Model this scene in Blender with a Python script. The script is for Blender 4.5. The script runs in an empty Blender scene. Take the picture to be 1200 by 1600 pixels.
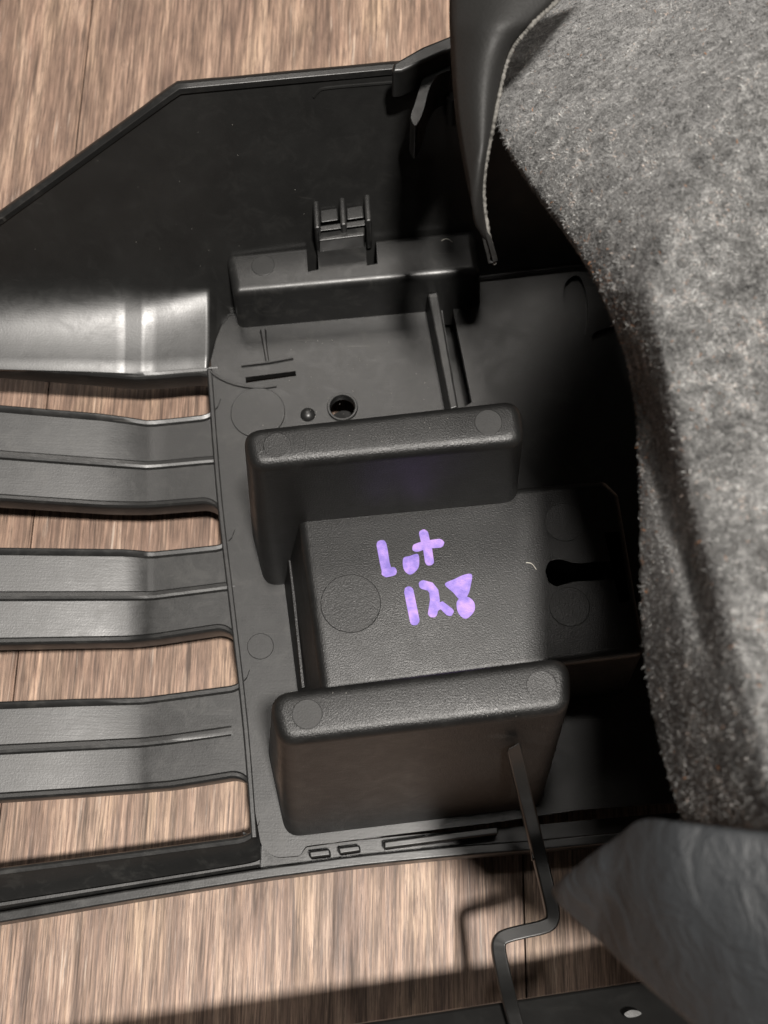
import bpy, bmesh, math, random
from mathutils import Vector, Matrix, noise
from mathutils.geometry import tessellate_polygon
random.seed(7)
S = bpy.context.scene
COL = S.collection

# ------------------------------------------------------------------ camera
TILT = math.radians(20.0)
F_PX = 1930.0                      # focal length in photo pixels (1200 x 1600)
H = 0.46                           # lens height above the floor (m)
cs, sn = math.cos(TILT), math.sin(TILT)
cam_d = bpy.data.cameras.new('camera')
cam_d.sensor_fit = 'VERTICAL'
cam_d.sensor_height = 24.0
cam_d.lens = 24.0 * F_PX / 1600.0
cam_d.clip_start = 0.01
cam_d.clip_end = 50
cam = bpy.data.objects.new('camera', cam_d)
COL.objects.link(cam)
cam.location = (0, 0, H)
cam.rotation_euler = (TILT, 0, 0)
cam_d.dof.use_dof = True
cam_d.dof.focus_distance = 0.395
cam_d.dof.aperture_fstop = 13
S.camera = cam

# ------------------------------------------------------------------ world
w = bpy.data.worlds.new('World'); S.world = w
w.use_nodes = True
bg = w.node_tree.nodes['Background']
bg.inputs[0].default_value = (1.0, 0.96, 0.90, 1)
bg.inputs[1].default_value = 0.028

# ------------------------------------------------------------------ lamps of the room and one added fill
def area(name, loc, target, size, power, col, shape='DISK', size_y=None):
    d = bpy.data.lights.new(name, 'AREA')
    d.shape = shape; d.size = size
    if size_y: d.size_y = size_y
    d.energy = power; d.color = col
    o = bpy.data.objects.new(name, d); COL.objects.link(o)
    o.location = loc
    o.rotation_euler = (Vector(target) - Vector(loc)).to_track_quat('-Z', 'Y').to_euler()
    return o
CEN = (0.0, 0.17, 0.06)
LK = Vector((0.12, -0.235, 1.0)) * 1.9
area('key_lamp', Vector(CEN) + LK, CEN, 0.13, 74, (1.0, 0.95, 0.89))
area('fill_lamp', (-0.15, 1.52, 2.2), CEN, 0.55, 14, (1.0, 0.94, 0.87), 'RECTANGLE', 0.5)  # fill lamp added to give the plate and low block their sheen
area('downlight', (-0.06, 0.47, 2.1), CEN, 0.16, 4, (1.0, 0.95, 0.89))

S.view_settings.view_transform = 'Standard'
S.view_settings.look = 'None'
S.view_settings.gamma = 1.0
S.view_settings.exposure = 0.0
S.view_settings.use_curve_mapping = False
S.render.engine = 'CYCLES'
S.render.resolution_x = 768
S.render.resolution_y = 1024

# ------------------------------------------------------------------ measuring
def ray(px, py):
    u = (px - 600.0) / F_PX; v = (800.0 - py) / F_PX
    return Vector((u, v * cs + sn, v * sn - cs))
def P(px, py, z):
    """real place of a photographed point that lies z metres above the floor"""
    d = ray(px, py)
    return Vector((0, 0, H)) + d * ((z - H) / d.z)
def PL(px, py, plane):
    o, n = plane
    d = ray(px, py); c = Vector((0, 0, H))
    return c + d * ((o - c).dot(n) / d.dot(n))
def plane3(a, b, c):
    n = (b - a).cross(c - a).normalized()
    return (a, n)
def smooth(pts, n=8, closed=False):
    """Catmull-Rom through points of any length"""
    out = []; m = len(pts)
    rng = range(m if closed else m - 1)
    for i in rng:
        if closed: a, b, c, d = pts[(i-1) % m], pts[i], pts[(i+1) % m], pts[(i+2) % m]
        else: a, b, c, d = pts[max(i-1, 0)], pts[i], pts[i+1], pts[min(i+2, m-1)]
        for k in range(n):
            t = k / n
            out.append(tuple(0.5*(2*b[j] + (c[j]-a[j])*t + (2*a[j]-5*b[j]+4*c[j]-d[j])*t*t + (3*b[j]-a[j]-3*c[j]+d[j])*t**3) for j in range(len(b))))
    if not closed: out.append(tuple(pts[-1]))
    return out
def lerp(tab, x):
    if x <= tab[0][0]: return tab[0][1]
    for (a, b), (c, d) in zip(tab, tab[1:]):
        if x <= c: return b + (d - b) * (x - a) / (c - a)
    return tab[-1][1]

# ------------------------------------------------------------------ materials
class NT:
    def __init__(s, name):
        s.m = bpy.data.materials.new(name); s.m.use_nodes = True
        s.t = s.m.node_tree; s.b = s.t.nodes['Principled BSDF']
    def n(s, typ, **kw):
        o = s.t.nodes.new(typ)
        for k, v in kw.items(): setattr(o, k, v)
        return o
    def l(s, a, b): s.t.links.new(a, b)
    def coord(s, scale=(1, 1, 1), which='Object', rot=0.0):
        c = s.n('ShaderNodeTexCoord'); mp = s.n('ShaderNodeMapping')
        mp.inputs['Scale'].default_value = scale
        mp.inputs['Rotation'].default_value = (0, 0, rot)
        s.l(c.outputs[which], mp.inputs[0]); return mp.outputs[0]
    def noise(s, vec, scale, detail=3, rough=0.55, dist=0.0):
        o = s.n('ShaderNodeTexNoise'); o.inputs['Scale'].default_value = scale
        o.inputs['Detail'].default_value = detail; o.inputs['Roughness'].default_value = rough
        o.inputs['Distortion'].default_value = dist
        s.l(vec, o.inputs['Vector']); return o.outputs['Fac']
    def ramp(s, fac, stops):
        o = s.n('ShaderNodeValToRGB')
        while len(o.color_ramp.elements) < len(stops): o.color_ramp.elements.new(0.5)
        for e, (p, c) in zip(o.color_ramp.elements, stops):
            e.position = p
            e.color = (c, c, c, 1) if isinstance(c, (int, float)) else (*c, 1)
        s.l(fac, o.inputs[0]); return o.outputs[0]
    def mix(s, fac, a, b, mode='MIX'):
        o = s.n('ShaderNodeMix', data_type='RGBA', blend_type=mode)
        for sock, v in ((o.inputs[0], fac), (o.inputs[6], a), (o.inputs[7], b)):
            if isinstance(v, (int, float)): sock.default_value = v
            elif isinstance(v, tuple): sock.default_value = (*v, 1)
            else: s.l(v, sock)
        return o.outputs[2]
    def math(s, op, a, b=0.0):
        o = s.n('ShaderNodeMath', operation=op)
        for sock, v in ((o.inputs[0], a), (o.inputs[1], b)):
            if isinstance(v, (int, float)): sock.default_value = v
            else: s.l(v, sock)
        return o.outputs[0]
    def bump(s, h, strength, dist, prev=None):
        o = s.n('ShaderNodeBump'); o.inputs['Strength'].default_value = strength
        o.inputs['Distance'].default_value = dist
        s.l(h, o.inputs['Height'])
        if prev is not None: s.l(prev, o.inputs['Normal'])
        return o.outputs[0]
    def set(s, name, v):
        i = s.b.inputs[name]
        if isinstance(v, (int, float)): i.default_value = v
        elif isinstance(v, tuple): i.default_value = (*v, 1)
        else: s.l(v, i)

def plastic(name, col, rough, grain, grain_size, scratch=0.3, streak_rot=0.12, spec=0.8, scuff=0.5):
    k = NT(name)
    v = k.coord()
    big = k.noise(v, 38, 4, 0.6)
    base = k.mix(k.ramp(big, [(0.3, 0.0), (0.7, 1.0)]), tuple(c*0.8 for c in col), tuple(c*1.2 for c in col))
    # rubbed, dusty patches and hairline scratches
    sv = k.coord((60, 1500, 400), rot=-streak_rot)
    st = k.noise(sv, 1.0, 3, 0.6)
    rub = k.noise(v, 120, 6, 0.72, 0.8)
    dusty = k.math('MULTIPLY', k.ramp(rub, [(0.52, 0.0), (0.72, 1.0)]), scuff)
    base = k.mix(dusty, base, (0.042, 0.041, 0.038))
    hv = k.coord((22, 900, 100), rot=0.9)
    h1 = k.noise(hv, 1.0, 2, 0.5)
    hl = k.math('MULTIPLY', k.ramp(h1, [(0.735, 0.0), (0.76, 1.0)]), scuff)
    base = k.mix(hl, base, (0.075, 0.072, 0.066))
    k.set('Base Color', base)
    r = k.math('ADD', rough - 0.07, k.math('MULTIPLY', k.ramp(rub, [(0.32, 0.0), (0.68, 1.0)]), 0.12))
    r = k.math('ADD', r, k.math('MULTIPLY', st, 0.06))
    k.set('Roughness', r)
    k.set('Specular IOR Level', spec)
    g = k.noise(v, 1.0 / grain_size, 2, 0.7)
    nb = k.bump(g, grain, 0.0002)
    nb = k.bump(st, scratch, 0.00005, nb)
    wav = k.noise(v, 60, 2, 0.5)
    nb = k.bump(wav, 0.10, 0.0008, nb)
    k.set('Normal', nb)
    return k.m
M = {}
M['smooth'] = plastic('black_satin_plastic', (0.013, 0.013, 0.0128), 0.36, 0.14, 0.0007, 0.4, spec=0.5, scuff=0.5)
M['wall'] = plastic('black_wall_plastic', (0.011, 0.011, 0.0107), 0.33, 0.08, 0.0007, 0.15, spec=0.5, scuff=0.10)
M['grain'] = plastic('black_grained_plastic', (0.0080, 0.0080, 0.0079), 0.37, 0.66, 0.0005, 0.10, spec=0.42, scuff=0.15)
M['pin'] = plastic('pin_mark_plastic', (0.016, 0.016, 0.0157), 0.5, 0.3, 0.0005, 0.1, spec=0.4, scuff=0.2)

def wood():
    k = NT('weathered_wood_laminate')
    oi = k.n('ShaderNodeObjectInfo')
    c = k.n('ShaderNodeTexCoord')
    off = k.n('ShaderNodeVectorMath', operation='ADD')
    sc = k.n('ShaderNodeVectorMath', operation='SCALE'); sc.inputs['Scale'].default_value = 7.3
    comb = k.n('ShaderNodeCombineXYZ')
    for i in range(3): k.l(oi.outputs['Random'], comb.inputs[i])
    k.l(comb.outputs[0], sc.inputs[0]); k.l(c.outputs['Object'], off.inputs[0]); k.l(sc.outputs[0], off.inputs[1])
    base = off.outputs[0]
    def mp(scale):
        o = k.n('ShaderNodeMapping'); o.inputs['Scale'].default_value = scale
        k.l(base, o.inputs[0]); return o.outputs[0]
    wide = k.noise(mp((34, 8.5, 1)), 1.0, 5, 0.6, 1.1)
    mid = k.noise(mp((120, 15, 1)), 1.0, 6, 0.66, 0.9)
    fine = k.noise(mp((480, 20, 1)), 1.0, 5, 0.66, 0.5)
    hair = k.noise(mp((1400, 46, 1)), 1.0, 4, 0.62, 0.2)
    c1 = k.ramp(wide, [(0.30, (0.109, 0.068, 0.050)), (0.44, (0.206, 0.131, 0.095)), (0.56, (0.301, 0.200, 0.141)), (0.70, (0.529, 0.378, 0.256))])
    c2 = k.ramp(mid, [(0.34, (0.105, 0.070, 0.056)), (0.50, (0.273, 0.182, 0.136)), (0.66, (0.492, 0.358, 0.269))])
    col = k.mix(0.50, c1, c2)
    f = k.ramp(fine, [(0.32, 0.40), (0.50, 0.95), (0.72, 1.35)])
    col = k.mix(0.85, col, f, 'MULTIPLY')
    h2 = k.ramp(hair, [(0.38, 0.42), (0.50, 1.0), (0.64, 1.38)])
    col = k.mix(0.75, col, h2, 'MULTIPLY')
    crack = k.noise(mp((300, 9, 1)), 1.0, 4, 0.6, 0.4)
    col = k.mix(k.ramp(crack, [(0.63, 0.0), (0.68, 0.75)]), col, (0.060, 0.038, 0.028))
    pale = k.noise(mp((640, 30, 1)), 1.0, 3, 0.6)
    patch = k.noise(mp((14, 9, 1)), 1.0, 2, 0.5)
    pm = k.math('MULTIPLY', k.ramp(pale, [(0.62, 0.0), (0.70, 0.42)]), k.ramp(patch, [(0.42, 0.15), (0.60, 1.0)]))
    col = k.mix(pm, col, (0.66, 0.56, 0.47))
    pore = k.noise(mp((2300, 70, 1)), 1.0, 3, 0.65)
    col = k.mix(k.ramp(pore, [(0.57, 0.0), (0.61, 0.7)]), col, (0.080, 0.054, 0.044))
    vein = k.noise(mp((190, 2.6, 1)), 1.0, 6, 0.72, 1.6)
    vl = k.ramp(vein, [(0.470, 0.0), (0.495, 0.55), (0.505, 0.55), (0.530, 0.0)])
    col = k.mix(vl, col, (0.11, 0.070, 0.052))
    k.set('Base Color', col)
    k.set('Roughness', k.ramp(fine, [(0.3, 0.62), (0.7, 0.42)]))
    k.set('Specular IOR Level', 0.4)
    nb = k.bump(fine, 0.5, 0.0005)
    nb = k.bump(hair, 0.35, 0.0002, nb)
    k.set('Normal', nb)
    return k.m
M['wood'] = wood()

def leather(name, col, wr, ro=0.0):
    k = NT(name); v = k.coord()
    n1 = k.noise(k.coord((1, 0.55, 1), rot=-0.3), 170, 5, 0.6, 0.9)
    n2 = k.noise(v, 900, 3, 0.6)
    vor = k.n('ShaderNodeTexVoronoi'); vor.inputs['Scale'].default_value = 1100
    k.l(v, vor.inputs['Vector'])
    k.set('Base Color', k.mix(n1, tuple(c*0.8 for c in col), tuple(c*1.25 for c in col)))
    k.set('Roughness', k.ramp(n1, [(0.3, 0.58 + ro), (0.7, 0.42 + ro)]))
    nb = k.bump(n1, wr, 0.003)
    nb = k.bump(vor.outputs['Distance'], 0.15, 0.0003, nb)
    nb = k.bump(n2, 0.2, 0.0002, nb)
    k.set('Normal', nb); k.set('Specular IOR Level', 0.45)
    return k.m
M['vinyl'] = leather('charcoal_vinyl', (0.013, 0.0128, 0.0122), 0.04, 0.15)
M['vinyl_grain'] = leather('charcoal_vinyl_creased', (0.018, 0.0200, 0.0222), 0.42, 0.10)

def felt():
    k = NT('grey_felt'); v = k.coord()
    a = k.noise(v, 330, 5, 0.7, 1.0); b = k.noise(v, 55, 3, 0.6)
    col = k.ramp(a, [(0.30, (0.030, 0.028, 0.026)), (0.52, (0.12, 0.119, 0.116)), (0.72, (0.34, 0.335, 0.325))])
    col = k.mix(0.5, col, k.ramp(b, [(0.3, 0.55), (0.7, 1.25)]), 'MULTIPLY')
    k.set('Base Color', col); k.set('Roughness', 0.95); k.set('Specular IOR Level', 0.1)
    k.set('Sheen Weight', 0.3); k.set('Sheen Roughness', 0.5)
    k.set('Normal', k.bump(a, 0.9, 0.0012))
    return k.m
M['felt'] = felt()
def fibre():
    k = NT('felt_fibres')
    at = k.n('ShaderNodeAttribute', attribute_name='tone')
    col = k.ramp(at.outputs['Fac'], [(0.0, (0.016, 0.016, 0.016)), (0.42, (0.11, 0.11, 0.108)), (0.78, (0.36, 0.36, 0.352)), (0.93, (0.66, 0.655, 0.63)), (0.97, (0.32, 0.15, 0.07)), (1.0, (0.40, 0.19, 0.09))])
    k.set('Base Color', col); k.set('Roughness', 0.7); k.set('Specular IOR Level', 0.3)
    return k.m
M['fibre'] = fibre()
def plain(name, col, rough, spec=0.5, var=0.0, vs=300):
    k = NT(name); v = k.coord()
    n = k.noise(v, vs, 3)
    k.set('Base Color', k.mix(k.ramp(n, [(0.35, 0.0), (0.65, 1.0)]), tuple(c*(1-var) for c in col), tuple(min(1, c*(1+var)) for c in col)))
    k.set('Roughness', rough); k.set('Specular IOR Level', spec)
    return k.m
def ink():
    k = NT('lavender_paint_pen'); v = k.coord()
    n = k.noise(v, 230, 3, 0.6)
    k.set('Base Color', k.ramp(n, [(0.34, (0.17, 0.125, 0.41)), (0.50, (0.25, 0.175, 0.50)), (0.66, (0.37, 0.235, 0.56))]))
    k.set('Roughness', 0.6); k.set('Specular IOR Level', 0.25)
    k.set('Normal', k.bump(k.noise(v, 2000, 2, 0.7), 0.8, 0.0002))
    return k.m
M['ink'] = ink()
M['edge'] = plain('vinyl_cut_edge', (0.13, 0.125, 0.115), 0.8, 0.2, 0.5, 900)
M['pale'] = plain('pale_grey_disc', (0.05, 0.05, 0.049), 0.5, 0.4, 0.2)
M['lint'] = plain('pale_lint', (0.55, 0.53, 0.48), 0.8, 0.2, 0.2)

# ------------------------------------------------------------------ building helpers
def thing(name, loc, label, cat):
    o = bpy.data.objects.new(name, None); COL.objects.link(o)
    o.location = loc; o.empty_display_size = 0.02
    o['label'] = label; o['category'] = cat
    o['org'] = tuple(loc)
    return o
ORG = {}
def mk(name, verts, faces, mat, parent, org, ang=35, bevel=0.0, seg=3, flip=False):
    me = bpy.data.meshes.new(name)
    me.from_pydata([Vector(v) - org for v in verts], [], faces)
    bm = bmesh.new(); bm.from_mesh(me)
    bmesh.ops.remove_doubles(bm, verts=bm.verts, dist=1e-6)
    bmesh.ops.recalc_face_normals(bm, faces=bm.faces)
    bm.to_mesh(me); bm.free()
    me.shade_smooth(); me.set_sharp_from_angle(angle=math.radians(ang))
    me.materials.append(mat)
    o = bpy.data.objects.new(name, me); COL.objects.link(o)
    o.parent = parent
    if bevel:
        b = o.modifiers.new('bevel', 'BEVEL'); b.width = bevel; b.segments = seg
        b.limit_method = 'ANGLE'; b.angle_limit = math.radians(30); b.harden_normals = True
    return o
def prism(top, bot):
    """closed prism between two outlines of equal length; sides as quads, caps as n-gons"""
    n = len(top); v = list(top) + list(bot)
    f = [tuple(range(n)), tuple(range(2*n-1, n-1, -1))]
    for i in range(n):
        j = (i+1) % n; f.append((i, n+i, n+j, j))
    return v, f
def down(pts, z): return [Vector((p.x, p.y, z)) for p in pts]
def rings(rs, cap_top=True, cap_bot=True):
    n = len(rs[0]); v = [p for r in rs for p in r]; f = []
    for k in range(len(rs)-1):
        for i in range(n):
            j = (i+1) % n
            f.append((k*n+i, k*n+j, (k+1)*n+j, (k+1)*n+i))
    if cap_bot: f.append(tuple(range(n-1, -1, -1)))
    if cap_top: f.append(tuple((len(rs)-1)*n + i for i in range(n)))
    return v, f
def grid(rows):
    m = len(rows[0]); v = [p for r in rows for p in r]; f = []
    for a in range(len(rows)-1):
        for b in range(m-1):
            f.append((a*m+b, a*m+b+1, (a+1)*m+b+1, (a+1)*m+b))
    return v, f
def tube(path, r, sides=8, caps=True):
    path = [Vector(p) for p in path]; rs = []
    for i, p in enumerate(path):
        t = (path[min(i+1, len(path)-1)] - path[max(i-1, 0)]).normalized()
        a = t.orthogonal().normalized() if abs(t.z) > 0.95 else t.cross(Vector((0, 0, 1))).normalized()
        b = t.cross(a).normalized()
        rr = r[i] if isinstance(r, list) else r
        rs.append([p + (a*math.cos(q) + b*math.sin(q))*rr for q in [2*math.pi*k/sides for k in range(sides)]])
    return rings(rs, caps, caps)
def strap(path, wd, th, roll=0.0):
    """flat bar of rectangular section along a path, width horizontal"""
    path = [Vector(p) for p in path]; rs = []
    for i, p in enumerate(path):
        t = (path[min(i+1, len(path)-1)] - path[max(i-1, 0)]); t.normalize()
        a = Vector((t.y, -t.x, 0)).normalized()
        a.z = roll
        ww = wd[i] if isinstance(wd, list) else wd
        u = Vector((0, 0, 1))
        rs.append([p + a*ww/2, p - a*ww/2, p - a*ww/2 - u*th, p + a*ww/2 - u*th])
    return rings(rs)
def roundpoly(q, r, n=6):
    """polygon (Vectors, one z) with rounded corners; r number or list"""
    out = []; m = len(q)
    for i in range(m):
        a, b, c = q[i-1], q[i], q[(i+1) % m]
        rr = r[i] if isinstance(r, (list, tuple)) else r
        d1 = (a-b).normalized(); d2 = (c-b).normalized()
        ang = d1.angle(d2)
        t = min(rr / math.tan(ang/2), (a-b).length*0.49, (c-b).length*0.49)
        p1 = b + d1*t; p2 = b + d2*t
        for k in range(n+1):
            s = k / n
            out.append(p1*(1-s)**2 + b*2*s*(1-s) + p2*s*s)
    return out
def area2(q): return sum(q[i].x*q[(i+1) % len(q)].y - q[(i+1) % len(q)].x*q[i].y for i in range(len(q)))
def offset(q, d):
    """offset polygon outward by d, per-side list allowed (side i runs i -> i+1)"""
    s = 1 if area2(q) > 0 else -1
    m = len(q); L = []
    for i in range(m):
        a, b = q[i], q[(i+1) % m]
        t = (b-a).normalized(); n = Vector((t.y, -t.x, 0))*s
        dd = d[i] if isinstance(d, (list, tuple)) else d
        L.append((a + n*dd, t))
    out = []
    for i in range(m):
        (p, t), (q2, t2) = L[i-1], L[i]
        cr = t.x*t2.y - t.y*t2.x
        if abs(cr) < 1e-6: out.append(q2.copy()); continue
        w_ = q2 - p; k = (w_.x*t2.y - w_.y*t2.x)/cr
        v = p + t*k; v.z = q[i].z; out.append(v)
    return out
def rblock(top, z0, draft, corner, edge, n=6, es=5):
    """block with rounded corners, rounded top edge and drafted sides, from its top outline"""
    zt = top[0].z; rs = []
    h = zt - z0
    fr = [0, 0.25, 0.5, 0.75, 1.0]
    dr = draft if isinstance(draft, (list, tuple)) else [draft]*len(top)
    for s in fr:
        q = offset(top, [d*(1-s)*(h-edge)/h for d in dr])
        rs.append([Vector((p.x, p.y, z0 + (h-edge)*s)) for p in roundpoly(q, corner, n)])
    for k in range(1, es+1):
        a = math.pi/2*k/es
        q = offset(top, -edge*(1-math.cos(a)))
        rs.append([Vector((p.x, p.y, zt - edge + edge*math.sin(a))) for p in roundpoly(q, max(corner*0.35, corner - edge*(1-math.cos(a))), n)])
    return rings(rs)
def cut(o, cutters):
    """subtract closed meshes (verts, faces) and bake the result"""
    tmp = []
    org = Vector(o.parent['org']) if o.parent and 'org' in o.parent else Vector()
    for v, f in cutters:
        c = mk('cutter', v, f, M['smooth'], o.parent, org)
        b = o.modifiers.new('cut', 'BOOLEAN'); b.object = c; b.solver = 'EXACT'
        tmp.append(c)
    bpy.context.view_layer.update()
    dg = bpy.context.evaluated_depsgraph_get()
    me = bpy.data.meshes.new_from_object(o.evaluated_get(dg))
    o.modifiers.clear()
    old = o.data; o.data = me; me.name = o.name
    bpy.data.meshes.remove(old)
    for c in tmp:
        d = c.data; bpy.data.objects.remove(c); bpy.data.meshes.remove(d)
    me.set_sharp_from_angle(angle=math.radians(32))
def box_px(corners, z0, z1):
    return prism([P(x, y, z1) for x, y in corners], down([P(x, y, z1) for x, y in corners], z0))
def disc_pts(c, r, n=40): return [c + Vector((math.cos(2*math.pi*k/n), math.sin(2*math.pi*k/n), 0))*r for k in range(n)]
def cyl(c, r, z0, z1, n=40):
    t = disc_pts(Vector((c.x, c.y, z1)), r, n)
    return prism(t, down(t, z0))

# ================================================================== the wooden floor
fl = bpy.data.objects.new('wood_floor', None); COL.objects.link(fl)
a0 = P(133, 100, 0); a1 = P(27, 1030, 0)
axis = (a0 - a1).normalized(); rz = math.atan2(-axis.x, axis.y)
fl.location = a1; fl.rotation_euler = (0, 0, rz)
fl['kind'] = 'structure'; fl['label'] = 'brown wood-grain plank floor under the black trim panel'
PW = 0.19
def plank_mesh():
    me = bpy.data.meshes.new('plank'); bm = bmesh.new()
    bmesh.ops.create_cube(bm, size=1)
    for v in bm.verts: v.co = Vector((v.co.x*(PW-0.0006), v.co.y*1.28, v.co.z*0.008 - 0.004))
    bmesh.ops.bevel(bm, geom=[e for e in bm.edges], offset=0.0006, segments=2, affect='EDGES')
    bm.to_mesh(me); bm.free(); me.materials.append(M['wood']); return me
pm_ = plank_mesh()
for i in range(-3, 5):
    for j in (0, 1):
        o = bpy.data.objects.new('plank', pm_); COL.objects.link(o)
        o.parent = fl
        o.location = (PW*(i+0.5), -0.75 + 1.281*j + (0.61 if i % 2 else 0.0) + (0.60 if i in (0, 2) else 0), random.uniform(-0.00015, 0))
ub, uf = prism([Vector((-0.75, -1.9, -0.0085)), Vector((1.1, -1.9, -0.0085)), Vector((1.1, 2.1, -0.0085)), Vector((-0.75, 2.1, -0.0085))],
               [Vector((-0.75, -1.9, -0.02)), Vector((1.1, -1.9, -0.02)), Vector((1.1, 2.1, -0.02)), Vector((-0.75, 2.1, -0.02))])
mk('underlay', ub, uf, M['wall'], fl, Vector())

# ================================================================== the plastic trim panel
TO = Vector((0.0, 0.14, 0.0))
T = thing('trim_panel', TO, 'black moulded plastic trim panel lying upside down with slots, blocks and ribs', 'trim panel')
def part(name, vf, mat='smooth', parent=None, **kw):
    return mk(name, vf[0], vf[1], M[mat], parent or T, TO, **kw)
ZP = 0.030      # plate
ZB = 0.120      # tall blocks
ZF = 0.080      # platform between them
Z1 = 0.052      # low block

# --- back wall, rising behind the panel and rolling into the floor of the panel
WPL = plane3(P(0, 528, ZP), P(620, 446, ZP), P(450, 115, 0.112))
top_edge = [(-70, 384), (0, 333), (60, 290), (140, 231), (192, 193), (208, 181), (222, 171), (240, 157), (262, 141), (277, 131), (300, 129), (326, 126.5), (331, 126), (338, 125.6), (346, 125.2), (360, 124), (450, 115), (540, 107), (612, 100), (680, 96), (760, 92), (850, 90), (1100, 80)]
def wall_row(x0, y0):
    # from the rim down to the foot; the foot drifts with x
    pt = PL(x0, y0, WPL)
    return pt
rows = []
xs_foot = [-70, 0, 60, 140, 192, 208, 222, 240, 262, 277, 300, 326, 331, 338, 346, 360, 450, 540, 612, 680, 760, 850, 1100]
for (xt, yt), xf in zip(top_edge, xs_foot):
    xf2 = xf + (30 if xf > 250 else 0)*0
    foot_y = lerp([(-70, 575), (0, 577), (150, 581), (215, 584), (300, 576), (326, 575), (331, 556), (338, 528), (346, 508), (360, 492), (420, 475), (620, 452), (850, 425), (1100, 400)], xf)
    cove = lerp([(-70, 72), (0, 72), (210, 66), (300, 62), (326, 60), (331, 12), (420, 10), (1100, 8)], xf)
    pf = P(xf, foot_y, ZP + lerp([(-70, 0.0098), (192, 0.0026), (208, 0.0016), (222, 0.0008), (240, 0.0005), (326, 0.0004)], xf))
    t = PL(xt, yt, WPL)
    # the roll between wall and floor: two tangents met by one arc
    n_ = WPL[1]; o_ = WPL[0]
    if xf < 350:
        sl = 0.20
        # line from the foot, y = pf.y + t, z = pf.z + sl*t, met with the wall plane at this x
        t_ = -((pf - o_).dot(n_))/(n_.y + sl*n_.z)
        ctrl = Vector((pf.x, pf.y + t_, pf.z + sl*t_))
        upv = Vector((0, -n_.z, n_.y)).normalized()
        if upv.z < 0: upv = -upv
        cb = ctrl + upv*min(t_*0.8, 0.013)*lerp([(-70, 1.0), (180, 0.85), (326, 0.30), (346, 0.15)], xf)
    else:
        ctrl = PL(xf, foot_y - 3, WPL); cb = PL(xf, foot_y - 8, WPL)
    row = []
    for s in [0, 0.06, 0.3, 0.6, 0.85, 1.0]:
        row.append(t.lerp(cb, s))
    for s in [k_/10 for k_ in range(1, 11)]:
        row.append(cb*(1-s)**2 + ctrl*2*s*(1-s) + pf*s*s)
    rows.append(row)
# denser rows across
dense = []
m = len(rows[0])
for i in range(len(rows)-1):
    for k in range(4):
        s = k/4
        dense.append([rows[i][j].lerp(rows[i+1][j], s) for j in range(m)])
dense.append(rows[-1])
wv, wf = grid(dense)
wall = part('back_wall', (wv, wf), 'wall', ang=60)
sm = wall.modifiers.new('thick', 'SOLIDIFY'); sm.thickness = 0.0024; sm.offset = 1.0
bv = wall.modifiers.new('bevel', 'BEVEL'); bv.width = 0.0005; bv.segments = 2; bv.limit_method = 'ANGLE'; bv.angle_limit = math.radians(50)
# make sure it thickens outwards
nrm = wall.data.polygons[len(wall.data.polygons)//2].normal
if nrm.y > 0: sm.offset = 1.0
else: sm.offset = -1.0
rimr = []
tr = [(-70, 384), (0, 333), (140, 231), (262, 141), (277, 131), (300, 129), (450, 115), (612, 100), (700, 95)]
for k_, (x, y) in enumerate(tr):
    a_ = PL(x, y - 1, WPL)
    dx_, dy_ = (5.0, 6.5) if k_ < 3 else ((3.5, 8) if k_ < 5 else (1, 8))
    b_ = P(x + dx_, y + dy_, a_.z)
    rimr.append([a_, b_, b_ - Vector((0, 0, 0.003)), a_ - Vector((0, 0, 0.003))])
part('wall_rim', rings(rimr), 'smooth', parent=wall, bevel=0.0004)
# dent across the cove (two soft folds)
def bar_on(points, r, mat='smooth', name='rib', parent=None, sides=8):
    return part(name, tube(points, r, sides), mat, parent=parent)
# thin moulded line near the rim
ln = smooth([(490, 152), (497, 143), (508, 138), (560, 133), (622, 128)], 5)
part('moulded_line', tube([PL(x, y, WPL) for x, y in ln], 0.0006, 6), 'wall', parent=wall)

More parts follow.
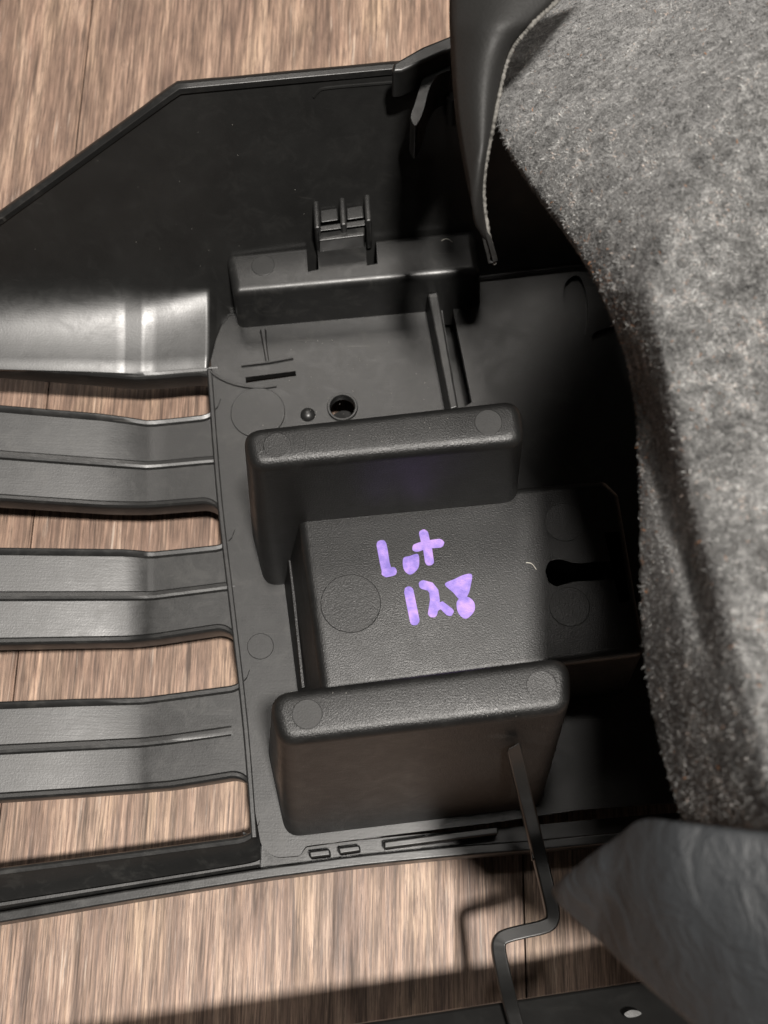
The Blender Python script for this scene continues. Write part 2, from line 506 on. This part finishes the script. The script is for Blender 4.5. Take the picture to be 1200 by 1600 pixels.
# --- slats between the slots
XC = 228.0
def slat_z(p, zc=ZP - 0.0012, k=0.13):
    xc = P(XC, 900, ZP).x
    z = zc + max(0.0, xc - p.x)*k
    return z
def slat(up, lo, xe, ridge, name='slat', ridge_end=None, depth=0.008, flare=(1, 1), kslope=0.13, rt=0.5, twist=0.16, tlen=30.0):
    """up / lo: image curves of the two edges; xe: image x where the slat meets the plate"""
    st = [-80, -40, 0, 40, 80, 120, 160, 195, 215, 224, 228, 232, 242, 262, 285] + [xe - 34 + 34*k/7 for k in range(1, 8)]
    out = []
    for x in st:
        yu, yl = lerp(up, x), lerp(lo, x)
        f = max(0.0, (x - (xe-34))/34.0)
        fl_ = 26*(1 - math.sqrt(max(0.0, 1 - f*f)))
        yu -= fl_*flare[0]; yl += fl_*flare[1]
        a = P(x, yu, ZP); b = P(x, yl, ZP)
        dirv = (b - a); L = dirv.length; dirv.normalize()
        z0 = slat_z(a, k=kslope)
        r0 = ridge and (ridge_end is None or x < ridge_end)
        lw = 0.0021; prof = [(0.0003, -depth), (0.0, -0.0006), (0.0003, 0.0009), (0.0009, 0.0014), (lw, 0.0009), (lw+0.0007, 0.0)]
        c = L*rt; rh = 0.0013 if r0 else 0.0
        prof += [(c-0.0021, 0.0), (c-0.0014, rh*0.75), (c, rh), (c+0.0009, rh*0.75), (c+0.0015, 0.0)]
        prof += [(L-lw-0.0007, 0.0), (L-lw, 0.0008), (L-0.0009, 0.0011), (L-0.0002, 0.0004), (L, -0.0009), (L-0.0003, -depth)]
        tw = twist*min(1.0, max(0.0, (234 - x)/tlen))
        out.append([Vector((a.x + dirv.x*d, a.y + dirv.y*d, z0 + z + tw*(L/2 - d))) for d, z in prof])
    n = len(out[0])
    v = [p for r_ in out for p in r_]; f = []
    for i in range(len(out)-1):
        for j in range(n):
            k2 = (j+1) % n
            f.append((i*n+j, i*n+k2, (i+1)*n+k2, (i+1)*n+j))
    f.append(tuple(range(n))); f.append(tuple((len(out)-1)*n + j for j in range(n-1, -1, -1)))
    return part(name, (v, f), 'smooth', ang=28)
# the strip under the wall (its lower edge borders the first slot)
slat([(-80, 572), (0, 574), (215, 581), (300, 573), (340, 570)], [(-80, 590), (0, 588), (215, 594), (300, 586), (345, 584)], 340, False, name='wall_edge', flare=(0, 1), depth=0.009)
slat([(-80, 647), (0, 649), (228, 656), (335, 645)], [(-80, 786), (0, 788), (228, 793), (350, 783)], 345, True, rt=0.53, twist=0.17, tlen=60.0)
slat([(-80, 873), (0, 867), (240, 860), (350, 849)], [(-80, 1019), (0, 1012), (240, 1000), (370, 980)], 367, True, rt=0.51)
slat([(-80, 1110), (0, 1101), (222, 1088), (375, 1068)], [(-80, 1263), (0, 1253), (270, 1231), (392, 1211)], 390, True, ridge_end=330, rt=0.5, twist=0.10, kslope=0.11, tlen=110.0)
# bottom slat: bead along the slot, sloping face, groove and outer lip
def bottom_slat():
    out = []
    st = [-80, 0, 80, 160, 215, 228, 242, 300, 340] + [372 + 34*k/7 for k in range(0, 8)]
    for x in st:
        f = max(0.0, (x - 372)/34.0)
        yu = lerp([(-80, 1368), (0, 1356), (390, 1304), (420, 1300)], x) - 26*(1-math.sqrt(max(0, 1-f*f)))
        yl = lerp([(-80, 1434), (0, 1421), (200, 1388), (410, 1354)], x)
        a = P(x, yu, ZP); b = P(x, yl, 0.024); L = math.hypot(b.x-a.x, b.y-a.y)
        d = Vector((b.x-a.x, b.y-a.y, 0)).normalized()
        z0 = slat_z(a, k=0.05)
        prof = [(0.0003, -0.009), (0, -0.0006), (0.0004, 0.0009), (0.0012, 0.0014), (0.0024, 0.0009), (0.0030, -0.0002),
                (L*0.62, -0.0040), (L*0.80, -0.0075), (L*0.84, -0.0078), (L*0.86, -0.0035), (L-0.0008, -0.0035), (L, -0.0046), (L+0.0004, -0.014), (L*0.5, -0.014)]
        out.append([Vector((a.x + d.x*t, a.y + d.y*t, z0 + z)) for t, z in prof])
    v, f = rings(out)
    return part('slat', (v, f), 'smooth', ang=28)
bottom_slat()

# --- the plate
plate_px = [(327, 512), (331, 590), (347, 780), (368, 960), (388, 1140), (399, 1270), (408, 1322), (428, 1340), (468, 1337), (478, 1322), (600, 1306), (780, 1284), (900, 1266), (1100, 1250), (1120, 430), (900, 424), (760, 440), (560, 462), (352, 492)]
tp = roundpoly([P(x, y, ZP) for x, y in plate_px], [0.004]+[0.001]*5+[0.006, 0.006]+[0.002]*11, 4)
plate = part('plate', prism(tp, down(tp, ZP-0.0035)), 'smooth', bevel=0.0)
holes = []
holes.append(cyl(P(535, 636, ZP), 0.0047, ZP-0.01, ZP+0.01))
holes.append(prism(*[[P(x, y, ZP + dz) for x, y in ((379, 571), (459, 561), (460, 569), (380, 580))] for dz in (0.01,)] + [[Vector((p.x, p.y, ZP-0.01)) for p in [P(x, y, ZP+0.01) for x, y in ((379, 571), (459, 561), (460, 569), (380, 580))]]]))
holes.append(box_px([(690, 470), (706, 468), (738, 625), (716, 640)], ZP-0.01, ZP+0.002))
# pockets in the shaded right-hand side
pk = roundpoly([P(x, y, ZP) for x, y in ((925, 520), (1075, 470), (1075, 630), (932, 640))], 0.004)
holes.append(prism([p + Vector((0, 0, 0.004)) for p in pk], down(pk, ZP-0.0025)))
pk = [P(x, y, ZP) for x, y in smooth([(885, 440), (905, 432), (918, 470), (915, 520), (900, 545), (885, 515), (880, 470)], 4, True)]
holes.append(prism([p + Vector((0, 0, 0.004)) for p in pk], down(pk, ZP-0.0022)))
cut(plate, holes)
bq = plate.modifiers.new('bevel', 'BEVEL'); bq.width = 0.0005; bq.segments = 2; bq.limit_method = 'ANGLE'; bq.angle_limit = math.radians(40)
# skirt under the left edge of the plate (end walls of the slots)
le = [(331, 575), (347, 780), (368, 960), (388, 1140), (401, 1310)]
le = smooth(le, 4)
part('slot_end_lip', strap([P(x-4, y, ZP+0.0004) for x, y in le], 0.0022, 0.0085), 'smooth', parent=plate, bevel=0.0007)

def pinmark(px, py, z, rpx, parent, mat='pin', h=0.00022, name='pin_mark'):
    c = P(px, py, z); r = rpx*(Vector((0, 0, H)) - c).length/F_PX*0.98
    t = disc_pts(Vector((c.x, c.y, z + h)), r, 48); t2 = disc_pts(Vector((c.x, c.y, z + h)), r - 0.0002, 48)
    rs = [[Vector((p.x, p.y, z - 0.0004)) for p in t], [Vector((p.x, p.y, z + h*0.5)) for p in t], t2]
    return part(name, rings(rs), mat, parent=parent, ang=12)
def dome(px, py, z, rpx, h, parent, name):
    c = P(px, py, z); r = rpx*(Vector((0, 0, H)) - c).length/F_PX
    rs = []
    for k in range(0, 7):
        a = math.pi/2*k/7
        rs.append([Vector((c.x + r*math.cos(a)*math.cos(q), c.y + r*math.cos(a)*math.sin(q), z - 0.0005 + (h+0.0005)*math.sin(a))) for q in [2*math.pi*i/36 for i in range(36)]])
    return part(name, rings(rs), 'smooth', parent=parent, ang=60)
pinmark(403, 645, ZP, 43, plate, 'smooth', 0.0005, 'round_boss')
pinmark(407, 1010, ZP, 21, plate, 'smooth', 0.0003)
dome(481, 648, ZP, 12, 0.002, plate, 'small_boss')
part('hole_floor', cyl(P(535, 636, ZP), 0.0058, ZP-0.024, ZP-0.016), 'wall', parent=plate)
rim = disc_pts(P(535, 636, ZP+0.0004), 0.0053, 40)
part('hole_rim', tube(rim + rim[:1], 0.0006, 6, False), 'smooth', parent=plate)
part('slot_rim', tube([P(x, y, ZP+0.0004) for x, y in ((377, 571), (420, 566), (458, 559))], 0.0007, 6), 'smooth', parent=plate)
part('tee_rib', tube([P(x, y, ZP+0.0006) for x, y in ((411, 516), (414, 540), (418, 566))], [0.0013, 0.0008, 0.0007], 6), 'smooth', parent=plate)
# curved ridge at the left border of the plate
part('border_ridge', tube([P(x, y, ZP+0.0002) for x, y in smooth([(329, 580), (345, 592), (372, 602), (405, 606), (432, 603)], 5)], 0.0006, 6), 'smooth', parent=plate)

part('groove_floor', box_px([(670, 440), (730, 440), (760, 660), (690, 665)], 0.012, 0.015), 'wall', parent=plate)
# --- standing rib beside the low block
q = [P(x, y, ZP+0.012) for x, y in ((668, 458), (684, 455), (716, 636), (703, 640))]
part('standing_rib', prism(q, [Vector((p.x + 0.0005*(1 if i in (1, 2) else -1), p.y, ZP-0.002)) for i, p in enumerate(q)]), 'smooth', bevel=0.0008)

# --- low block with the clip
b1 = [P(x, y, Z1) for x, y in ((364, 460), (352, 396), (742, 356), (752, 426))]
blk1 = part('low_block', rblock(b1, 0.020, [0.0012, 0.0005, 0.002, 0.004], 0.003, 0.0032), 'smooth', ang=40)
def slotcut(c): 
    t = [P(x, y, Z1+0.02) for x, y in c]
    t = [P(x, y, Z1) for x, y in c]
    return prism([p + Vector((0, 0, 0.03)) for p in t], down(t, Z1-0.014))
cut(blk1, [slotcut([(476, 350), (494, 350), (498, 421), (481, 425)]), slotcut([(569, 340), (585, 340), (590, 412), (573, 415)])])
pinmark(411, 415, Z1, 18, blk1)
# clip: tongue, pads and prongs standing on the wall behind the block
clip = part('clip', prism([P(x, y, Z1+0.010) for x, y in ((497, 352), (569, 343), (570, 368), (498, 377))],
                          [P(x, y, Z1-0.004) for x, y in ((498, 392), (570, 385), (570, 393), (498, 400))]), 'smooth', bevel=0.0006)
def on_wall(px, py, out):
    p = PL(px, py, WPL); n = WPL[1]
    n = n if n.y < 0 else -n
    return p + n*out
def wall_prism(c, h0, h1):
    n = WPL[1]; n = n if n.y < 0 else -n
    t = [PL(x, y, WPL) for x, y in c]
    return prism([p + n*h1 for p in t], [p + n*h0 for p in t])
part('clip_bar', prism([P(x, y, Z1+0.0125) for x, y in ((495, 354), (571, 343), (571, 352), (496, 362))],
                       [P(x, y, Z1+0.006) for x, y in ((495, 356), (571, 345), (571, 353), (496, 363))]), 'smooth', parent=clip, bevel=0.0004)
for x0, x1 in ((500, 527), (541, 567)):
    part('clip_pad', prism([P(x0, 329-(x0-500)*0.1, Z1+0.0125), P(x1, 325-(x0-500)*0.1, Z1+0.0125), P(x1+2, 344-(x0-500)*0.1, Z1+0.0125), P(x0+1, 348-(x0-500)*0.1, Z1+0.0125)],
         [P(x0, 336-(x0-500)*0.1, Z1), P(x1, 332-(x0-500)*0.1, Z1), P(x1+2, 348-(x0-500)*0.1, Z1), P(x0+1, 352-(x0-500)*0.1, Z1)]), 'smooth', parent=clip, bevel=0.0005)
for x, y in ((492, 310), (533, 305), (572, 299)):
    q = [P(a, b, Z1+0.0152) for a, b in ((x-4, y), (x+6, y-1), (x+9, y+46), (x-1, y+47))]
    part('clip_prong', prism(q, [Vector((p.x, p.y, Z1-0.004)) for p in q]), 'smooth', parent=clip, bevel=0.0009)

# --- tall blocks
b2 = [P(x, y, ZB) for x, y in ((390, 733), (374, 669), (814, 620), (822, 693))]
blk2 = part('tall_block', rblock(b2, 0.026, [0.006, 0.004, 0.004, 0.0098], 0.0058, 0.0036, 8), 'grain', ang=45)
pinmark(763, 660, ZB, 22, blk2); pinmark(433, 696, ZB, 22, blk2, 'grain', 0.00012)
b3 = [P(x, y, ZB) for x, y in ((434, 1166), (416, 1082), (894, 1022), (893, 1112))]
blk3 = part('tall_block', rblock(b3, 0.024, [0.0085, 0.004, 0.0035, 0.0172], 0.0062, 0.0036, 8), 'grain', ang=45)
pinmark(480, 1116, ZB, 24, blk3); pinmark(846, 1071, ZB, 24, blk3, 'grain', 0.00012)
# --- platform between the tall blocks
pf = [P(x, y, ZF) for x, y in ((501, 1085), (462, 790), (945, 748), (968, 770), (1010, 1022))]
plat = part('platform', rblock(pf, 0.028, [0.0098, 0.001, 0.003, 0.003, 0.003], 0.0032, 0.0030, 4, 5), 'grain', ang=40)
kh = [P(x, y, ZF) for x, y in smooth([(852, 893), (858, 878), (875, 874), (900, 880), (930, 878), (975, 876)], 4)] + [P(975, 905, ZF), P(930, 907, ZF), P(895, 909, ZF), P(870, 917, ZF), P(857, 910, ZF)]
def through(q, d=0.02): return prism([p + Vector((0, 0, 0.01)) for p in q], down(q, ZF-d))
cut(plat, [through(kh), through([P(x, y, ZF) for x, y in ((944, 832), (968, 830), (985, 940), (968, 942))])])
pinmark(548, 943, ZF, 48, plat, 'grain', 0.00030)
pinmark(882, 816, ZF, 32, plat, 'grain', 0.00015); pinmark(890, 948, ZF, 32, plat, 'grain', 0.00015)
# second line of the platform's left flank
part('flank_bead', tube([P(x, y, z) for x, y, z in ((448, 832, 0.050), (456, 900, 0.050), (474, 1075, 0.050))], 0.0008, 6), 'grain', parent=plat)

# --- handwriting in lavender paint pen
def stroke(pts, r, k, name):
    pts = [P(x, y, ZF) for x, y in pts]; r = r*0.000192
    z = ZF + 0.00018 + 0.00004*k
    left, right = [], []
    n = len(pts); out = []
    dirs = [(pts[min(i+1, n-1)] - pts[max(i-1, 0)]).normalized() for i in range(n)]
    def jit(): return r*random.uniform(0.93, 1.07)
    for i in range(n):
        a = Vector((-dirs[i].y, dirs[i].x, 0)); out.append(pts[i] + a*jit())
    for j in range(1, 8):
        a0_ = math.atan2(dirs[-1].x, -dirs[-1].y); ang = math.atan2(dirs[-1].y, dirs[-1].x) + math.pi/2 - math.pi*j/8
        out.append(pts[-1] + Vector((math.cos(ang), math.sin(ang), 0))*jit())
    for i in range(n-1, -1, -1):
        a = Vector((dirs[i].y, -dirs[i].x, 0)); out.append(pts[i] + a*jit())
    for j in range(1, 8):
        ang = math.atan2(dirs[0].y, dirs[0].x) - math.pi/2 - math.pi*j/8
        out.append(pts[0] + Vector((math.cos(ang), math.sin(ang), 0))*jit())
    t = [Vector((p.x, p.y, z)) for p in out]
    return prism(t, down(t, ZF-0.0002))
def blob(pts, k, n=5):
    t = [P(x, y, ZF) for x, y in smooth(pts, n, True)]
    t = [Vector((p.x, p.y, ZF + 0.00018 + 0.00004*k)) for p in t]
    return prism(t, down(t, ZF-0.0002))
def letter(name, shapes):
    v, f = [], []
    for a, b in shapes:
        o = len(v); v += a; f += [tuple(i+o for i in q) for q in b]
    return part(name, (v, f), 'ink', parent=plat, ang=40)
letter('handwritten_letter', [stroke([(596, 851), (598, 862), (601, 880), (604, 890)], 8.3, 0, 'L'), stroke([(603, 895), (607, 895), (613, 893)], 7.6, 1, 'L')])
letter('handwritten_letter', [blob([(630, 873), (640, 869), (653, 866), (655, 880), (652, 890), (641, 898), (631, 890)], 0)])
letter('handwritten_letter', [stroke([(662, 834), (665, 847), (668, 860), (671, 877)], 7.6, 0, 't'), stroke([(651, 856), (662, 852), (675, 850), (687, 849)], 7.6, 1, 't')])
letter('handwritten_digit', [stroke([(639, 924), (643, 945), (648, 970)], 8.0, 0, '1')])
letter('handwritten_digit', [stroke([(662, 914), (672, 917), (678, 924), (680, 938), (676, 958)], 8.2, 0, '2'), stroke([(679, 950), (690, 946), (702, 956)], 7.4, 1, '2')])
letter('handwritten_digit', [blob([(695, 913), (710, 905), (726, 898), (737, 898), (736, 912), (731, 930), (720, 938), (708, 926)], 0), blob([(714, 940), (727, 932), (740, 940), (741, 955), (728, 967), (716, 958)], 1)])

# --- lower border: outer rim with notched tabs
rimc = smooth([(-90, 1447), (0, 1433), (200, 1399), (398, 1367), (470, 1357), (560, 1345), (700, 1331), (830, 1321), (960, 1309), (1100, 1298)], 4)
part('outer_rim', strap([P(x, y, 0.026) for x, y in rimc], 0.0036, 0.014), 'smooth', bevel=0.0008)
q = [P(x, y, 0.0195) for x, y in ((380, 1300), (445, 1325), (445, 1360), (380, 1366))]
part('corner_web', prism(q, down(q, 0.017)), 'smooth', parent=plate)
part('rim_web', strap([P(x, y-14, 0.0205) for x, y in rimc if x > 402], 0.0075, 0.002), 'smooth')
for c in ([(482, 1330), (515, 1326), (517, 1337), (484, 1341)], [(528, 1324), (562, 1320), (564, 1330), (530, 1335)]):
    q = [P(x, y, 0.028) for x, y in c]
    part('edge_tab', prism(q, down(q, 0.020)), 'smooth', bevel=0.0007)
q = [P(x, y, 0.029) for x, y in ((600, 1315), (778, 1291), (779, 1303), (600, 1326))]
part('edge_ledge', prism(q, down(q, 0.020)), 'smooth', bevel=0.0006)
# the S-bent strap running to the lower bar
sp = [(803, 1165, 0.105), (811, 1200, 0.094), (826, 1262, 0.080), (842, 1328, 0.070), (858, 1395, 0.070), (864, 1425, 0.070), (862, 1440, 0.070), (850, 1448, 0.070), (820, 1455, 0.070), (796, 1461, 0.070), (783, 1468, 0.070), (780, 1484, 0.070), (789, 1530, 0.073), (800, 1575, 0.079), (812, 1620, 0.083)]
sp = smooth(sp, 5)
part('bent_strap', strap([P(x, y, z) for x, y, z in sp], 0.0042, 0.0046, -0.22), 'wall', bevel=0.0008)
q = [P(x, y, 0.069) for x, y in ((829, 1322), (838, 1318), (842, 1332), (832, 1345))]
part('strap_burr', prism(q, down(q, 0.066)), 'smooth', bevel=0.0003)
# lower bar
q = [P(x, y, 0.078) for x, y in ((-300, 1732), (560, 1602), (800, 1566), (1060, 1528), (1300, 1494), (1320, 1585), (1080, 1621), (820, 1660), (560, 1700), (-300, 1830))]
q = [p + (Vector((0, 0, -0.008)) if i_ < 5 else Vector((0, 0, 0.006))) for i_, p in enumerate(q)]
bar = part('lower_bar', prism(q, [p - Vector((0, 0, 0.007)) for p in q]), 'wall')
b_ = bar.modifiers.new('bevel', 'BEVEL'); b_.width = 0.0009; b_.segments = 3; b_.limit_method = 'ANGLE'
st_ = [P(x, y, 0.0802) for x, y in smooth([(975, 1584), (985, 1578), (997, 1579), (1003, 1584), (994, 1589), (981, 1590)], 4, True)]
part('hole_disc', prism(st_, down(st_, 0.072)), 'pin', parent=bar, bevel=0.0006)  # small disc added in place of a hole showing the lit floor

# --- upper right corner: raised lip, hook and peg
lp = [(612, 112), (614, 98), (660, 72), (705, 54), (790, 40), (790, 62), (705, 76), (660, 96), (628, 110)]
t = [P(x, y, 0.124) for x, y in lp]
part('corner_lip', prism(t, down(t, 0.110)), 'wall', bevel=0.0012)
hk = smooth([(704, 96), (685, 100), (668, 110), (658, 128), (648, 160), (641, 182), (648, 197), (656, 188), (664, 168), (671, 140), (684, 118), (704, 110)], 3, False)
t = [P(x, y, 0.116) for x, y in hk]
part('hook', prism(t, down(t, 0.098)), 'smooth', bevel=0.0007)
part('peg', tube([P(706, 190, 0.092), P(706, 150, 0.104)], 0.0022, 12), 'smooth')

# ================================================================== the vinyl cover with felt lining
CO = P(1100, 700, 0.0)
C = thing('vinyl_cover', CO, 'folded charcoal vinyl cover with fuzzy grey felt lining, right of the trim panel', 'cover')
def cpart(name, vf, mat, parent=None, **kw): return mk(name, vf[0], vf[1], M[mat], parent or C, CO, **kw)
left = [(960, -130), (915, -60), (868, 0), (822, 45), (792, 92), (777, 150), (781, 200), (803, 242), (838, 292), (872, 338), (906, 387), (934, 437), (956, 490), (976, 542), (990, 600), (997, 662), (1000, 740), (1002, 900), (1008, 1020), (1021, 1105), (1041, 1190), (1064, 1265), (1090, 1340), (1120, 1420)]
left = smooth(left, 3)
def zl(y): return lerp([(-130, 0.135), (0, 0.146), (150, 0.157), (300, 0.174), (450, 0.190), (600, 0.194), (750, 0.191), (1000, 0.190), (1150, 0.191), (1280, 0.192), (1420, 0.19)], y)
def xr(y): return lerp([(-130, 1290), (0, 1235), (200, 1120), (350, 1045), (450, 1015), (600, 1050), (780, 1090), (900, 1125), (1000, 1155), (1200, 1200), (1420, 1260)], y)
def zr(y): return lerp([(-130, 0.205), (0, 0.212), (200, 0.216), (450, 0.216), (750, 0.222), (900, 0.230), (1000, 0.236), (1200, 0.240), (1420, 0.24)], y)
def fz(x, y):
    q = max(0.0, (x - lxy(y))/(xr(y) - lxy(y)))
    if q < 1: return zl(y) + (zr(y) - zl(y))*(0.75*q + 0.25*math.sin(math.pi/2*q))
    return zr(y) + 0.003*(1 - math.exp(-(q-1)))
_L = [(y, x) for x, y in left]
def lxy(y): return lerp(_L, y)
frow = []
for (x, y) in left:
    r = []
    p0 = P(x, y, zl(y))
    for dx, dz in ((0.035, -0.028), (0.018, -0.020), (0.007, -0.013), (0.0015, -0.006)):
        r.append(p0 + Vector((dx, 0, dz)))
    NS = 26
    for k in range(NS+1):
        s = (k/NS)**1.35
        xx = x + (1330 - x)*s
        z = fz(xx, y)
        # shallow fold running down the edge of the felt
        fx = lerp([(520, 980), (620, 1003), (760, 1040), (900, 1085), (1050, 1110)], y)
        if 540 < y < 1050:
            wgt = min(1, (y-540)/80, (1050-y)/120)
            z -= 0.0055*wgt*math.exp(-((xx - fx)/20.0)**2)
        z += 0.0020*noise.noise(Vector((xx*0.006, y*0.006, 3.1)))
        r.append(P(xx, y, z))
    e = r[-1]
    for dx, dz in ((0.03, -0.004), (0.07, -0.03), (0.10, -0.07), (0.12, -(e.z-0.004))):
        r.append(e + Vector((dx, -0.01*dx, dz)))
    frow.append(r)
fv, ff = grid(frow)
felt_o = cpart('felt_lining', (fv, ff), 'felt', ang=180)
# fuzzy fibres over the felt
def fibres(nf):
    v, f, tone = [], [], []
    R, Cc = len(frow), len(frow[0])
    for _ in range(nf):
        a = random.random()*(R-1.001); b = 2 + random.random()*(Cc-8.001)
        i, j = int(a), int(b); fa, fb = a-i, b-j
        p = (frow[i][j]*(1-fb) + frow[i][j+1]*fb)*(1-fa) + (frow[i+1][j]*(1-fb) + frow[i+1][j+1]*fb)*fa
        du = (frow[i+1][j] - frow[i][j]); dv = (frow[i][j+1] - frow[i][j])
        n = du.cross(dv)
        if n.length < 1e-12: continue
        n.normalize()
        if n.z < 0 and j > 3: n = -n
        if j <= 3: 
            if n.x > 0: n = -n
        t = Vector((random.gauss(0, 1), random.gauss(0, 1), random.gauss(0, 1))); t = (t - n*t.dot(n)).normalized()
        s_ = n.cross(t)
        L = random.uniform(0.0006, 0.0020); wd = random.uniform(0.00003, 0.00009)
        bend = random.uniform(-0.5, 0.5)
        lift = random.uniform(0.05, 0.42)*L
        pts = [p - n*0.0003, p + t*L*0.4 + s_*bend*L*0.2 + n*lift*0.8, p + t*L*0.8 + s_*bend*L*0.6 + n*lift*random.uniform(0.2, 1.2)]
        o = len(v)
        sd = (s_ + n*random.uniform(-0.6, 0.6)).normalized()
        for k_, q_ in enumerate(pts):
            ww = wd*(1, 0.9, 0.35)[k_]
            v.append(q_ + sd*ww); v.append(q_ - sd*ww)
        f.append((o, o+1, o+3, o+2)); f.append((o+2, o+3, o+5, o+4))
        nz = noise.noise(p*90)*0.45 + noise.noise(p*300)*0.6 + noise.noise(p*800)*0.4
        tn = min(0.95, max(0.02, 0.47 + 0.62*nz + random.gauss(0, 0.17)))
        if j < 8 and 28 < i < 52 and random.random() < 0.05: tn = 0.99
        elif random.random() < 0.004: tn = 0.98
        tone += [tn, tn]
    me = bpy.data.meshes.new('felt_fuzz')
    me.from_pydata([p - CO for p in v], [], f)
    at = me.attributes.new('tone', 'FLOAT', 'FACE'); at.data.foreach_set('value', tone)
    me.materials.append(M['fibre'])
    o = bpy.data.objects.new('felt_fuzz', me); COL.objects.link(o); o.parent = felt_o; o['kind'] = 'stuff'
    return o
fibres(115000)

# upper flap: smooth vinyl side of the sheet, with its cut edge
lf = smooth([(700, -130), (702, -60), (702, 0), (703, 60), (713, 190), (737, 320), (756, 374), (770, 408)], 6)
rt = smooth([(975, -130), (918, -60), (869, 0), (823, 45), (793, 90), (770, 190), (754, 300), (771, 411)], 6)
def uz(t): return lerp([(0, 0.205), (0.4, 0.202), (0.7, 0.190), (1.0, 0.155)], t)
rows = []
for i, (a, b) in enumerate(zip(lf, rt)):
    t = i/(len(lf)-1); r = []
    for k in range(11):
        s = k/10
        x = a[0] + (b[0]-a[0])*s; y = a[1] + (b[1]-a[1])*s
        z = uz(t) - 0.012*(1-s)**2*(1-t*0.6) + 0.004*math.sin(math.pi*s)
        r.append(P(x, y, z))
    rows.append(r)
uf_ = cpart('upper_flap', grid(rows), 'vinyl', ang=180)
so = uf_.modifiers.new('thick', 'SOLIDIFY'); so.thickness = 0.0014; so.offset = -1
if uf_.data.polygons[20].normal.z < 0: so.offset = 1
edge = [r[-1] + Vector((0.0003, 0, -0.0002)) for r in rows]
ed = smooth([tuple(p) for p in edge], 6)
part_r = [0.00062 + 0.00010*math.sin(i*1.9) + random.uniform(-0.00014, 0.00014) for i in range(len(ed))]
cpart('cut_edge', tube(ed, part_r, 7), 'edge', parent=uf_, ang=80)

# lower flap: creased vinyl corner close to the lens
te = smooth([(861, 1388), (885, 1365), (925, 1331), (965, 1302), (1000, 1277), (1060, 1281), (1200, 1297), (1340, 1312)], 5)
be = smooth([(862, 1394), (870, 1412), (898, 1440), (940, 1480), (985, 1525), (1060, 1590), (1150, 1660), (1340, 1790)], 5)
rows = []
for i, (a, b) in enumerate(zip(te, be)):
    u = i/(len(te)-1); r = []
    for k in range(17):
        s = k/16
        x = a[0] + (b[0]-a[0])*s; y = a[1] + (b[1]-a[1])*s
        z = 0.206 + 0.050*u**0.9 + 0.003*math.sin(math.pi*s)*min(1, u*3) - 0.022*s**1.4*min(1, u*2.5)
        z += (0.0005*noise.noise(Vector((x*0.030 + y*0.006, y*0.010, 0))) + 0.0008*noise.noise(Vector((x*0.012, y*0.006, 5))))*min(1, u*4)
        r.append(P(x, y, z))
    rows.append(r)
for dx, dz in ((0.03, -0.01), (0.07, -0.05), (0.10, -0.12)):
    rows.append([p + Vector((dx, 0, dz)) for p in rows[len(te)-1]])
lf_ = cpart('lower_flap', grid(rows), 'vinyl_grain', ang=180)
so = lf_.modifiers.new('thick', 'SOLIDIFY'); so.thickness = 0.0022; so.offset = -1
if lf_.data.polygons[len(lf_.data.polygons)//2].normal.z < 0: so.offset = 1
sb = lf_.modifiers.new('sub', 'SUBSURF'); sb.levels = 1; sb.render_levels = 2

# ================================================================== lint and specks
def lint(name, pts, z, r, label):
    p = [P(x, y, z) for x, y in smooth(pts, 5)]
    v, f = tube(p, r, 5)
    o = mk(name, v, f, M['lint'], None, Vector()); o['label'] = label; o['category'] = 'lint'
lint('lint_fibre', [(822, 879), (829, 880), (834, 884), (838, 890)], ZF+0.0003, 0.00012, 'short pale curled lint fibre on the platform beside the keyhole slot')
lint('lint_fibre', [(690, 376), (698, 373), (707, 378)], Z1+0.0003, 0.00012, 'short pale lint fibre on the shaded end of the low block')
v, f = [], []
def speck(p, r):
    o = len(v)
    for d in ((1, 0, 0), (-0.5, 0.87, 0), (-0.5, -0.87, 0), (0, 0, 0.8)):
        v.append(p + Vector(d)*r*random.uniform(0.6, 1.3))
    f.extend([(o, o+1, o+3), (o+1, o+2, o+3), (o+2, o, o+3), (o, o+2, o+1)])
for _ in range(60): speck(P(random.uniform(520, 820), random.uniform(840, 1020), ZF+0.0001), random.uniform(0.00007, 0.00016))
for _ in range(24): speck(P(random.uniform(400, 800), random.uniform(640, 700), ZB+0.0001), random.uniform(0.00007, 0.00015))
for _ in range(30): speck(P(random.uniform(450, 860), random.uniform(1080, 1120), ZB+0.0001), random.uniform(0.00007, 0.00015))
for _ in range(26): speck(on_wall(random.uniform(20, 640), random.uniform(180, 440), 0.0001), random.uniform(0.00007, 0.00016))
for _ in range(40): speck(P(random.uniform(440, 680), random.uniform(525, 640), ZP+0.0002), random.uniform(0.00008, 0.00018))
o = mk('dust', v, f, M['lint'], None, Vector()); o['kind'] = 'stuff'; o['label'] = 'fine pale dust specks on the black plastic'; o['category'] = 'dust'
for o in list(bpy.data.objects):
    if 'org' in o: del o['org']
